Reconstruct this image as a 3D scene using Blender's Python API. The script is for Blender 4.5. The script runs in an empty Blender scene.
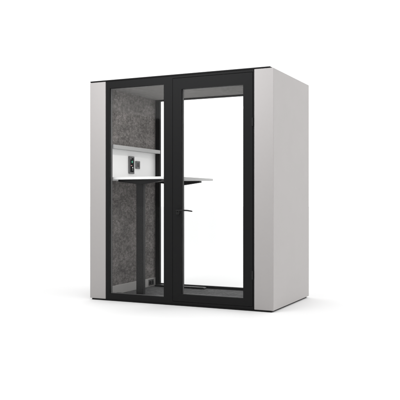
import bpy, bmesh, math
from mathutils import Vector, Matrix

scene = bpy.context.scene
COL = scene.collection
R = math.radians

# ------------------------------------------------------------------ materials
def new_mat(name):
    m = bpy.data.materials.new(name)
    m.use_nodes = True
    nt = m.node_tree
    return m, nt, nt.nodes, nt.links, nt.nodes['Principled BSDF']

def noise(nt, scale, detail=4, rough=0.6, vec=None):
    n = nt.nodes.new('ShaderNodeTexNoise')
    n.inputs['Scale'].default_value = scale
    n.inputs['Detail'].default_value = detail
    n.inputs['Roughness'].default_value = rough
    if vec is not None:
        nt.links.new(vec, n.inputs['Vector'])
    return n

def obj_coords(nt):
    return nt.nodes.new('ShaderNodeTexCoord').outputs['Object']

def ramp(nt, fac, stops):
    r = nt.nodes.new('ShaderNodeValToRGB')
    while len(r.color_ramp.elements) < len(stops):
        r.color_ramp.elements.new(0.5)
    for e, (p, c) in zip(r.color_ramp.elements, stops):
        e.position = p
        e.color = (*c, 1)
    nt.links.new(fac, r.inputs['Fac'])
    return r.outputs['Color']

def bump(nt, height, strength, dist, bsdf):
    b = nt.nodes.new('ShaderNodeBump')
    b.inputs['Strength'].default_value = strength
    b.inputs['Distance'].default_value = dist
    nt.links.new(height, b.inputs['Height'])
    nt.links.new(b.outputs['Normal'], bsdf.inputs['Normal'])

def plain(name, col, rough, spread=0.06, scale=60, bstr=0.0, metallic=0.0, spec=0.5, rvar=0.12):
    """painted / laminated surface with a little mottling"""
    m, nt, N, L, b = new_mat(name)
    co = obj_coords(nt)
    n = noise(nt, scale, 5, 0.65, co)
    lo = tuple(c * (1 - spread) for c in col)
    hi = tuple(c * (1 + spread) for c in col)
    L.new(ramp(nt, n.outputs['Fac'], [(0.3, lo), (0.7, hi)]), b.inputs['Base Color'])
    n2 = noise(nt, scale * 0.12, 3, 0.5, co)
    mr = N.new('ShaderNodeMapRange')
    mr.inputs['To Min'].default_value = rough * (1 - rvar)
    mr.inputs['To Max'].default_value = rough * (1 + rvar)
    L.new(n2.outputs['Fac'], mr.inputs['Value'])
    L.new(mr.outputs['Result'], b.inputs['Roughness'])
    b.inputs['Metallic'].default_value = metallic
    b.inputs['Specular IOR Level'].default_value = spec
    if bstr:
        n3 = noise(nt, 900, 2, 0.5, co)
        bump(nt, n3.outputs['Fac'], bstr, 0.0006, b)
    return m

def felt(name, dark, mid, light, scale=1.0):
    """pressed felt: fine fibre speckle, mid-size mottling and faint large clouds"""
    m, nt, N, L, b = new_mat(name)
    co = obj_coords(nt)
    mp = N.new('ShaderNodeMapping'); mp.inputs['Scale'].default_value = (1, 0.62, 1)
    L.new(co, mp.inputs['Vector']); co = mp.outputs['Vector']
    fine = noise(nt, 190 * scale, 3, 0.7, co)
    med = noise(nt, 46 * scale, 4, 0.7, co)
    big = noise(nt, 7 * scale, 3, 0.55, co)
    def madd(a, f, c):
        k = N.new('ShaderNodeMath'); k.operation = 'MULTIPLY_ADD'
        L.new(a, k.inputs[0]); k.inputs[1].default_value = f
        if isinstance(c, float): k.inputs[2].default_value = c
        else: L.new(c, k.inputs[2])
        return k.outputs[0]
    s = madd(fine.outputs['Fac'], 0.40, 0.0)
    s = madd(med.outputs['Fac'], 0.42, s)
    s = madd(big.outputs['Fac'], 0.18, s)
    L.new(ramp(nt, s, [(0.40, dark), (0.5, mid), (0.60, light)]), b.inputs['Base Color'])
    b.inputs['Roughness'].default_value = 0.95
    b.inputs['Specular IOR Level'].default_value = 0.15
    bump(nt, fine.outputs['Fac'], 0.5, 0.002, b)
    return m

def glass_mat(name, ior, tint):
    """clear pane with a weak coated reflection"""
    m = bpy.data.materials.new(name); m.use_nodes = True
    nt = m.node_tree; nt.nodes.clear()
    out = nt.nodes.new('ShaderNodeOutputMaterial')
    tr = nt.nodes.new('ShaderNodeBsdfTransparent'); tr.inputs['Color'].default_value = (*tint, 1)
    gl = nt.nodes.new('ShaderNodeBsdfGlossy'); gl.inputs['Roughness'].default_value = 0.01
    fr = nt.nodes.new('ShaderNodeFresnel')
    ge = nt.nodes.new('ShaderNodeNewGeometry')      # leaving the pane: invert the index, so both faces of the slab reflect alike
    mr = nt.nodes.new('ShaderNodeMapRange')
    mr.inputs['To Min'].default_value = ior; mr.inputs['To Max'].default_value = 1 / ior
    nt.links.new(ge.outputs['Backfacing'], mr.inputs['Value'])
    nt.links.new(mr.outputs['Result'], fr.inputs['IOR'])
    mx = nt.nodes.new('ShaderNodeMixShader')
    nt.links.new(fr.outputs['Fac'], mx.inputs['Fac'])
    nt.links.new(tr.outputs[0], mx.inputs[1]); nt.links.new(gl.outputs[0], mx.inputs[2])
    nt.links.new(mx.outputs[0], out.inputs['Surface'])
    return m

def emit_mat(name, col, strength):
    m, nt, N, L, b = new_mat(name)
    b.inputs['Base Color'].default_value = (*[c * 0.3 for c in col], 1)
    b.inputs['Emission Color'].default_value = (*col, 1)
    b.inputs['Emission Strength'].default_value = strength
    return m

M_PANEL = plain('light_grey_laminate', (0.408, 0.391, 0.385), 0.5, 0.010, 40, 0.04, spec=0.3)
M_BLACK = plain('black_powder_coat', (0.0080, 0.0080, 0.0083), 0.5, 0.06, 220, 0.05, spec=0.13)
M_ROOF = plain('black_roof_sheet', (0.007, 0.007, 0.0073), 0.55, 0.12, 160, 0.1, spec=0.15)
M_DESKMETAL = plain('black_steel', (0.0085, 0.0085, 0.0088), 0.45, 0.05, 220, 0.0, spec=0.25)
M_FELT = felt('grey_felt', (0.082, 0.078, 0.075), (0.178, 0.167, 0.161), (0.325, 0.304, 0.294))
M_CEIL = felt('grey_ceiling_felt', (0.15, 0.146, 0.142), (0.215, 0.209, 0.204), (0.29, 0.281, 0.274), 0.9)
M_CARPET = felt('charcoal_carpet', (0.045, 0.045, 0.046), (0.092, 0.092, 0.093), (0.155, 0.155, 0.157), 1.3)
M_WHITE = plain('white_laminate', (0.83, 0.83, 0.83), 0.3, 0.003, 8, 0.0, rvar=0.0)
M_DESKTOP = plain('white_desktop', (0.80, 0.80, 0.795), 0.35, 0.012, 50, 0.03)
M_RAIL = plain('satin_grey_rail', (0.36, 0.36, 0.36), 0.4, 0.03, 60, 0.04)
M_SKIRT = plain('light_grey_skirting', (0.42, 0.41, 0.40), 0.5, 0.03, 60, 0.04)
M_BEZEL = plain('grey_plastic', (0.09, 0.09, 0.092), 0.45, 0.05, 120, 0.04)
M_BEAD = plain('grey_glazing_seal', (0.125, 0.125, 0.125), 0.6, 0.05, 120, 0.0, spec=0.2)
M_SCREEN = plain('black_glass_screen', (0.005, 0.005, 0.006), 0.25, 0.05, 60, spec=0.02, rvar=0.0)
M_SOCKET = plain('black_plastic', (0.010, 0.010, 0.010), 0.45, 0.08, 200, 0.05)
M_GREEN = emit_mat('green_screen_icon', (0.03, 0.34, 0.21), 0.7)
M_DOT = emit_mat('white_screen_icon', (0.8, 0.8, 0.8), 0.7)
M_PINK = emit_mat('pale_red_screen_icon', (0.6, 0.3, 0.32), 0.5)
M_FILL = emit_mat('fill_lamp_glow', (1.0, 0.985, 0.96), 60.0)  # glow of the added fill inside the pod
M_GLASS = glass_mat('clear_glass', 1.15, (0.996, 0.997, 0.9965))
M_FLOOR = plain('white_studio_floor', (0.815, 0.815, 0.815), 0.75, 0.003, 6, 0.0, spec=0.1)

# ------------------------------------------------------------------ mesh helpers
def link(name, bm, mat, parent=None, bevel=0.0, seg=2, smooth=False):
    bmesh.ops.recalc_face_normals(bm, faces=bm.faces)
    me = bpy.data.meshes.new(name)
    bm.to_mesh(me); bm.free()
    me.materials.append(mat)
    o = bpy.data.objects.new(name, me)
    COL.objects.link(o)
    if parent is not None:
        o.parent = parent
    if smooth:
        for p in me.polygons: p.use_smooth = True
    if bevel:
        md = o.modifiers.new('bevel', 'BEVEL')
        md.width = bevel; md.segments = seg
        md.limit_method = 'ANGLE'; md.angle_limit = R(35)
        md.harden_normals = True
        for p in me.polygons: p.use_smooth = True
    return o

def add_box(bm, x0, x1, y0, y1, z0, z1):
    v = [bm.verts.new((x, y, z)) for x in (x0, x1) for y in (y0, y1) for z in (z0, z1)]
    for f in ((0,1,3,2), (4,6,7,5), (0,4,5,1), (2,3,7,6), (0,2,6,4), (1,5,7,3)):
        bm.faces.new([v[i] for i in f])

def box(name, mat, parent, x0, x1, y0, y1, z0, z1, bevel=0.0, seg=2):
    bm = bmesh.new(); add_box(bm, x0, x1, y0, y1, z0, z1)
    return link(name, bm, mat, parent, bevel, seg)

def add_frame(bm, x0, x1, z0, z1, holes, y0, y1):
    """upright plate in the xz plane with rectangular openings, one closed surface"""
    xs = sorted({x0, x1, *[h[0] for h in holes], *[h[1] for h in holes]})
    zs = sorted({z0, z1, *[h[2] for h in holes], *[h[3] for h in holes]})
    def solid(i, k):
        if not (0 <= i < len(xs) - 1 and 0 <= k < len(zs) - 1): return False
        cx, cz = (xs[i] + xs[i+1]) / 2, (zs[k] + zs[k+1]) / 2
        return not any(h[0] < cx < h[1] and h[2] < cz < h[3] for h in holes)
    cache = {}
    def V(i, k, y):
        key = (i, k, y)
        if key not in cache: cache[key] = bm.verts.new((xs[i], y, zs[k]))
        return cache[key]
    for i in range(len(xs) - 1):
        for k in range(len(zs) - 1):
            if not solid(i, k): continue
            for y in (y0, y1):
                bm.faces.new([V(i,k,y), V(i+1,k,y), V(i+1,k+1,y), V(i,k+1,y)])
            for (di, dk, a, b) in ((-1,0,(i,k),(i,k+1)), (1,0,(i+1,k),(i+1,k+1)),
                                   (0,-1,(i,k),(i+1,k)), (0,1,(i,k+1),(i+1,k+1))):
                if not solid(i+di, k+dk):
                    bm.faces.new([V(*a,y0), V(*b,y0), V(*b,y1), V(*a,y1)])

def frame(name, mat, parent, x0, x1, z0, z1, holes, y0, y1, bevel=0.003):
    bm = bmesh.new(); add_frame(bm, x0, x1, z0, z1, holes, y0, y1)
    return link(name, bm, mat, parent, bevel)

def add_prism(bm, pts, y0, y1):
    """outline in xz, pulled along y"""
    a = [bm.verts.new((x, y0, z)) for x, z in pts]
    b = [bm.verts.new((x, y1, z)) for x, z in pts]
    n = len(pts)
    bm.faces.new(a); bm.faces.new(b[::-1])
    for i in range(n):
        bm.faces.new([a[i], a[(i+1) % n], b[(i+1) % n], b[i]])

def add_tube(bm, path, radii, seg=16, flat=1.0):
    """round bar along a path; flat squeezes it in z"""
    rings = []
    for i, p in enumerate(path):
        p = Vector(p)
        t = Vector(path[min(i+1, len(path)-1)]) - Vector(path[max(i-1, 0)])
        t.normalize()
        up = Vector((0, 0, 1)) if abs(t.z) < 0.9 else Vector((1, 0, 0))
        s = t.cross(up).normalized(); u = s.cross(t).normalized()
        r = radii[i] if isinstance(radii, (list, tuple)) else radii
        rings.append([bm.verts.new(p + s * (r * math.cos(2*math.pi*k/seg)) + u * (r * flat * math.sin(2*math.pi*k/seg)))
                      for k in range(seg)])
    for a, b in zip(rings, rings[1:]):
        for k in range(seg):
            bm.faces.new([a[k], a[(k+1) % seg], b[(k+1) % seg], b[k]])
    bm.faces.new(rings[0][::-1]); bm.faces.new(rings[-1])

def disc_x(bm, x0, x1, cy, cz, r, seg=20):
    a = [bm.verts.new((x0, cy + r*math.cos(2*math.pi*k/seg), cz + r*math.sin(2*math.pi*k/seg))) for k in range(seg)]
    b = [bm.verts.new((x1, cy + r*math.cos(2*math.pi*k/seg), cz + r*math.sin(2*math.pi*k/seg))) for k in range(seg)]
    bm.faces.new(a); bm.faces.new(b[::-1])
    for k in range(seg):
        bm.faces.new([a[k], a[(k+1) % seg], b[(k+1) % seg], b[k]])

def empty(name, loc, label, cat):
    o = bpy.data.objects.new(name, None); COL.objects.link(o)
    o.location = loc; o.empty_display_size = 0.2
    o['label'] = label; o['category'] = cat
    return o

# ------------------------------------------------------------------ setting
bm = bmesh.new()
bmesh.ops.create_circle(bm, cap_ends=True, segments=96, radius=90)
fl = link('studio_floor', bm, M_FLOOR)
fl['kind'] = 'structure'

# ------------------------------------------------------------------ the pod (front face on y = 0, x to the right, y into depth)
pod = empty('office_pod', (0, 0, 0),
            'light grey office pod with a black framed glass door, standing on a white floor', 'office pod')
IN = 0.820            # half width of the interior
OUT = 1.007           # half width outside
DEP = 1.118           # depth

base = box('base_plinth', M_ROOF, pod, -0.984, 0.986, 0.006, 1.098, 0.0, 0.0140, 0.001)
for s in (-1, 1):
    a, b = sorted((s * OUT, s * 0.8165))
    box('side_panel', M_PANEL, pod, a, b, 0.0, DEP, 0.0155, 2.2490, 0.006, 3)
    a, b = sorted((s * 0.8161, s * 0.8145))
    w = box('felt_wall', M_FELT, pod, a, b, 0.058, 1.046, 0.0155, 2.2280)
bm = bmesh.new()
add_box(bm, -1.004, 0.972, 0.002, 1.085, 2.2510, 2.2640)
roof = link('roof_panel', bm, M_ROOF, pod, 0.002)
box('ceiling_panel', M_CEIL, pod, -0.8135, 0.8135, 0.060, 1.046, 2.1900, 2.2260)
box('floor_panel', M_CARPET, pod, -0.8135, 0.8135, 0.060, 1.046, 0.0155, 0.0400)

# front frame: fixed glazing on the left, opening for the door leaf on the right
frame('front_frame', M_BLACK, pod, -0.8125, 0.8125, 0.0155, 2.2485,
      [(-0.766, -0.138, 0.076, 2.176), (-0.040, 0.8035, 0.0400, 2.2260)], 0.003, 0.057, 0.002)
bm = bmesh.new(); add_box(bm, -0.772, -0.132, 0.016, 0.024, 0.070, 2.182)
link('fixed_window', bm, M_GLASS, pod)
# door leaf
door = frame('door', M_BLACK, pod, -0.0370, 0.8010, 0.0425, 2.2232,
             [(0.061, 0.706, 0.1150, 2.1140)], 0.0015, 0.050, 0.002)
bm = bmesh.new(); add_box(bm, 0.055, 0.712, 0.015, 0.023, 0.109, 2.120)
link('door_glass', bm, M_GLASS, door)
for zc in (1.760, 0.335):
    bm = bmesh.new()
    add_tube(bm, [(0.8025, -0.004, zc - 0.040), (0.8025, -0.004, zc + 0.040)], 0.0075, 14)
    add_box(bm, 0.790, 0.803, -0.003, 0.0035, zc - 0.037, zc + 0.037)
    link('hinge', bm, M_DESKMETAL, door)
# lever handle (outside and inside lever are one piece of hardware)
bm = bmesh.new()
HX, HZ = 0.022, 0.930
add_prism(bm, [(HX + 0.021*math.cos(t)*1.0, HZ - 0.022 + 0.021*math.sin(t)*1.0) for t in [2*math.pi*k/24 for k in range(24)]], -0.008, 0.002)
add_tube(bm, [(HX, 0.0, HZ), (HX, -0.030, HZ), (HX + 0.004, -0.045, HZ + 0.001), (HX + 0.018, -0.052, HZ + 0.002),
              (HX + 0.075, -0.053, HZ + 0.004), (HX + 0.130, -0.053, HZ + 0.002), (HX + 0.172, -0.052, HZ - 0.004), (HX + 0.181, -0.051, HZ - 0.006)],
         [0.010, 0.010, 0.010, 0.010, 0.0095, 0.009, 0.0085, 0.005], 16, 0.75)
link('handle', bm, M_DESKMETAL, door, smooth=True)
# rear frame and pane
frame('rear_frame', M_BLACK, pod, -0.8135, 0.8135, 0.0155, 2.2300,
      [(-0.757, 0.757, 0.068, 2.173)], 1.048, 1.084, 0.002)
bm = bmesh.new(); add_box(bm, -0.763, 0.763, 1.062, 1.070, 0.062, 2.179)
link('rear_window', bm, M_GLASS, pod)

# grey glazing beads lining the openings behind the front panes
def bead(parent, x0, x1, z0, z1, t=0.003):
    frame('glazing_bead', M_BEAD, parent, x0 + 0.0003, x1 - 0.0003, z0 + 0.0003, z1 - 0.0003,
          [(x0 + t, x1 - t, z0 + t, z1 - t)], 0.0245, 0.0485, 0.0006)
bead(pod, -0.766, -0.138, 0.076, 2.176)
bead(door, 0.061, 0.706, 0.1150, 2.1140)

# added fill under the ceiling, hidden by the mullion, brightens the wall board
lamp = box('added_fill_lamp', M_WHITE, pod, -0.150, -0.035, 0.075, 0.300, 2.172, 2.1895, 0.003)
box('fill_lamp_face', M_FILL, lamp, -0.143, -0.042, 0.082, 0.293, 2.1695, 2.1715)

# left wall fittings
box('white_wall_board', M_WHITE, pod, -0.8195, -0.8120, 0.062, 1.045, 1.235, 1.585, 0.001)
box('wall_rail', M_RAIL, pod, -0.8195, -0.7470, 0.062, 1.045, 1.566, 1.6060, 0.0025)
sk = box('skirting', M_SKIRT, pod, -0.8195, -0.8080, 0.062, 1.045, 0.0405, 0.134, 0.002)

cp = box('control_panel', M_BEZEL, pod, -0.8115, -0.7985, 0.442, 0.552, 1.318, 1.508, 0.004, 3)
sc = box('screen', M_SCREEN, cp, -0.7990, -0.7970, 0.462, 0.534, 1.336, 1.490, 0.001)
def dots(name, mat, items):
    bm = bmesh.new()
    for (y, z, r) in items: disc_x(bm, -0.7968, -0.7962, y, z, r)
    return bm
bm = bmesh.new()
n = 28
ring_o = [( -0.7963, 0.500 + 0.0125*math.cos(2*math.pi*k/n), 1.4475 + 0.0125*math.sin(2*math.pi*k/n)) for k in range(n)]
bm.faces.new([bm.verts.new(p) for p in ring_o])
r = bmesh.ops.extrude_face_region(bm, geom=bm.faces[:])
bmesh.ops.translate(bm, verts=[v for v in r['geom'] if isinstance(v, bmesh.types.BMVert)], vec=(-0.0006, 0, 0))
link('green_icon', bm, M_GREEN, cp)
for d in [(0.474, 1.480, 0.005), (0.509, 1.385, 0.008), (0.507, 1.361, 0.004)]:
    link('white_icon', dots('', M_DOT, [d]), M_DOT, cp)
bm = bmesh.new()
add_box(bm, -0.7968, -0.7962, 0.471, 0.499, 1.403, 1.411)
link('red_icon', bm, M_PINK, cp)
sw = box('wall_switch', M_BEZEL, pod, -0.8115, -0.8000, 0.590, 0.678, 1.377, 1.462, 0.004, 3)
box('switch_button', M_SOCKET, sw, -0.8003, -0.7960, 0.622, 0.652, 1.398, 1.445, 0.002)
so = box('power_socket', M_SOCKET, pod, -0.8078, -0.8020, 0.882, 0.992, 0.055, 0.122, 0.003)
for yc in (0.910, 0.964):
    bm = bmesh.new()
    disc_x(bm, -0.8022, -0.8008, yc, 0.0885, 0.021)
    link('socket_insert', bm, M_SCREEN, so)

# ------------------------------------------------------------------ the desk inside
DX, Z0 = -0.455, 0.040
desk = empty('standing_desk', (DX, 0.55, Z0),
             'tall white-topped desk on two black T-shaped legs inside the pod', 'desk')
inv = Vector((-DX, -0.55, -Z0))
def dlink(name, bm, mat, bevel):
    bmesh.ops.translate(bm, verts=bm.verts, vec=inv)
    return link(name, bm, mat, desk, bevel)
bm = bmesh.new(); add_box(bm, -0.8105, -0.068, 0.078, 1.030, 1.2440, 1.2690)
dlink('tabletop', bm, M_DESKTOP, 0.002)
for cx, y0 in ((-0.498, 0.150), (-0.458, 0.962)):
    bm = bmesh.new(); add_box(bm, cx - 0.0415, cx + 0.0415, y0, y0 + 0.047, 0.0600, 1.2050)
    dlink('leg', bm, M_DESKMETAL, 0.004)
    bm = bmesh.new()
    add_prism(bm, [(cx - 0.255, 1.2430), (cx - 0.255, 1.2250), (cx - 0.05, 1.1980), (cx + 0.05, 1.1980),
                   (cx + 0.255, 1.2250), (cx + 0.255, 1.2430)], y0 - 0.006, y0 + 0.053)
    dlink('bracket', bm, M_DESKMETAL, 0.002)
    bm = bmesh.new()
    add_prism(bm, [(cx - 0.315, 0.0405), (cx + 0.315, 0.0405), (cx + 0.315, 0.052), (cx + 0.300, 0.0600),
                   (cx - 0.300, 0.0600), (cx - 0.315, 0.052)], y0 - 0.010, y0 + 0.057)
    dlink('foot', bm, M_DESKMETAL, 0.003)

# ------------------------------------------------------------------ camera
cam = bpy.data.cameras.new('camera')
co = bpy.data.objects.new('camera', cam); COL.objects.link(co)
co.location = (3.17671, -6.11361, 1.04297)
co.rotation_euler = (R(90), 0, R(25.5))
cam.sensor_width = 36; cam.lens = 704 / 400 * 36
cam.shift_y = -1 / 400
cam.clip_end = 400
scene.camera = co

# ------------------------------------------------------------------ light
WORLD_H, WORLD_Z, WORLD_F = 1.46, 1.74, 0.32
w = bpy.data.worlds.new('World'); scene.world = w; w.use_nodes = True
bg = w.node_tree.nodes['Background']
nt = w.node_tree; N, L = nt.nodes, nt.links
tc = N.new('ShaderNodeTexCoord')
def dot(vec):
    d = N.new('ShaderNodeVectorMath'); d.operation = 'DOT_PRODUCT'
    L.new(tc.outputs['Generated'], d.inputs[0]); d.inputs[1].default_value = vec
    return d.outputs['Value']
def mapr(v, a, b, c, d):
    m = N.new('ShaderNodeMapRange'); m.interpolation_type = 'SMOOTHSTEP'
    for k, x in zip(('From Min', 'From Max', 'To Min', 'To Max'), (a, b, c, d)): m.inputs[k].default_value = x
    L.new(v, m.inputs['Value']); return m.outputs['Result']
# bright white studio: brighter overhead, dimmer on the photographer's side
zen = mapr(dot((0, 0, 1)), 0.1, 1.0, WORLD_H, WORLD_Z)
side = mapr(dot((0.30, 0.954, 0)), -0.75, 0.35, WORLD_F, 1.0)
mu = N.new('ShaderNodeMath'); mu.operation = 'MULTIPLY'
L.new(zen, mu.inputs[0]); L.new(side, mu.inputs[1])
L.new(mu.outputs[0], bg.inputs['Strength'])
bg.inputs['Color'].default_value = (1, 1, 1, 1)

def area(name, loc, target, sx, sy, power, col=(1, 1, 1)):
    l = bpy.data.lights.new(name, 'AREA'); l.shape = 'RECTANGLE'
    l.size = sx; l.size_y = sy; l.energy = power; l.color = col
    o = bpy.data.objects.new(name, l); COL.objects.link(o)
    o.location = loc
    o.rotation_euler = (Vector(target) - Vector(loc)).to_track_quat('-Z', 'Y').to_euler()
    return o
ov = area('key_softbox', (-0.1, -2.3, 3.7), (0.0, 0.0, 2.35), 2.4, 0.8, 13.5, (0.97, 0.98, 1.0))
ov.data.spread = R(64)
ovh = area('overhead_softbox', (0.0, -1.3, 4.0), (0.0, -1.299, 0.0), 1.6, 0.9, 16)
ovh.data.spread = R(95)
# striplight card that the front panes mirror in their upper part
card = area('card_softbox', (0, 0, 0), (0, 1, 0), 3.6, 0.8, 3.6 * 0.8 * math.pi * 3.5)
lo, hi = Vector((-3.96, -5, 2.699)), Vector((-1.315, -5, 2.137))
ex = (hi - lo).normalized(); ez = Vector((0, 1, 0)).cross(ex) * -1
if ez.z < 0: ez = -ez
mid = (lo + hi) / 2 + ez * 0.40
card.matrix_world = Matrix.Translation(mid) @ Matrix((ex, ez, ex.cross(ez))).transposed().to_4x4()

scene.view_settings.view_transform = 'Standard'
scene.view_settings.look = 'None'
scene.view_settings.exposure = 0
scene.render.engine = 'CYCLES'
scene.cycles.transparent_max_bounces = 16
scene.cycles.max_bounces = 10
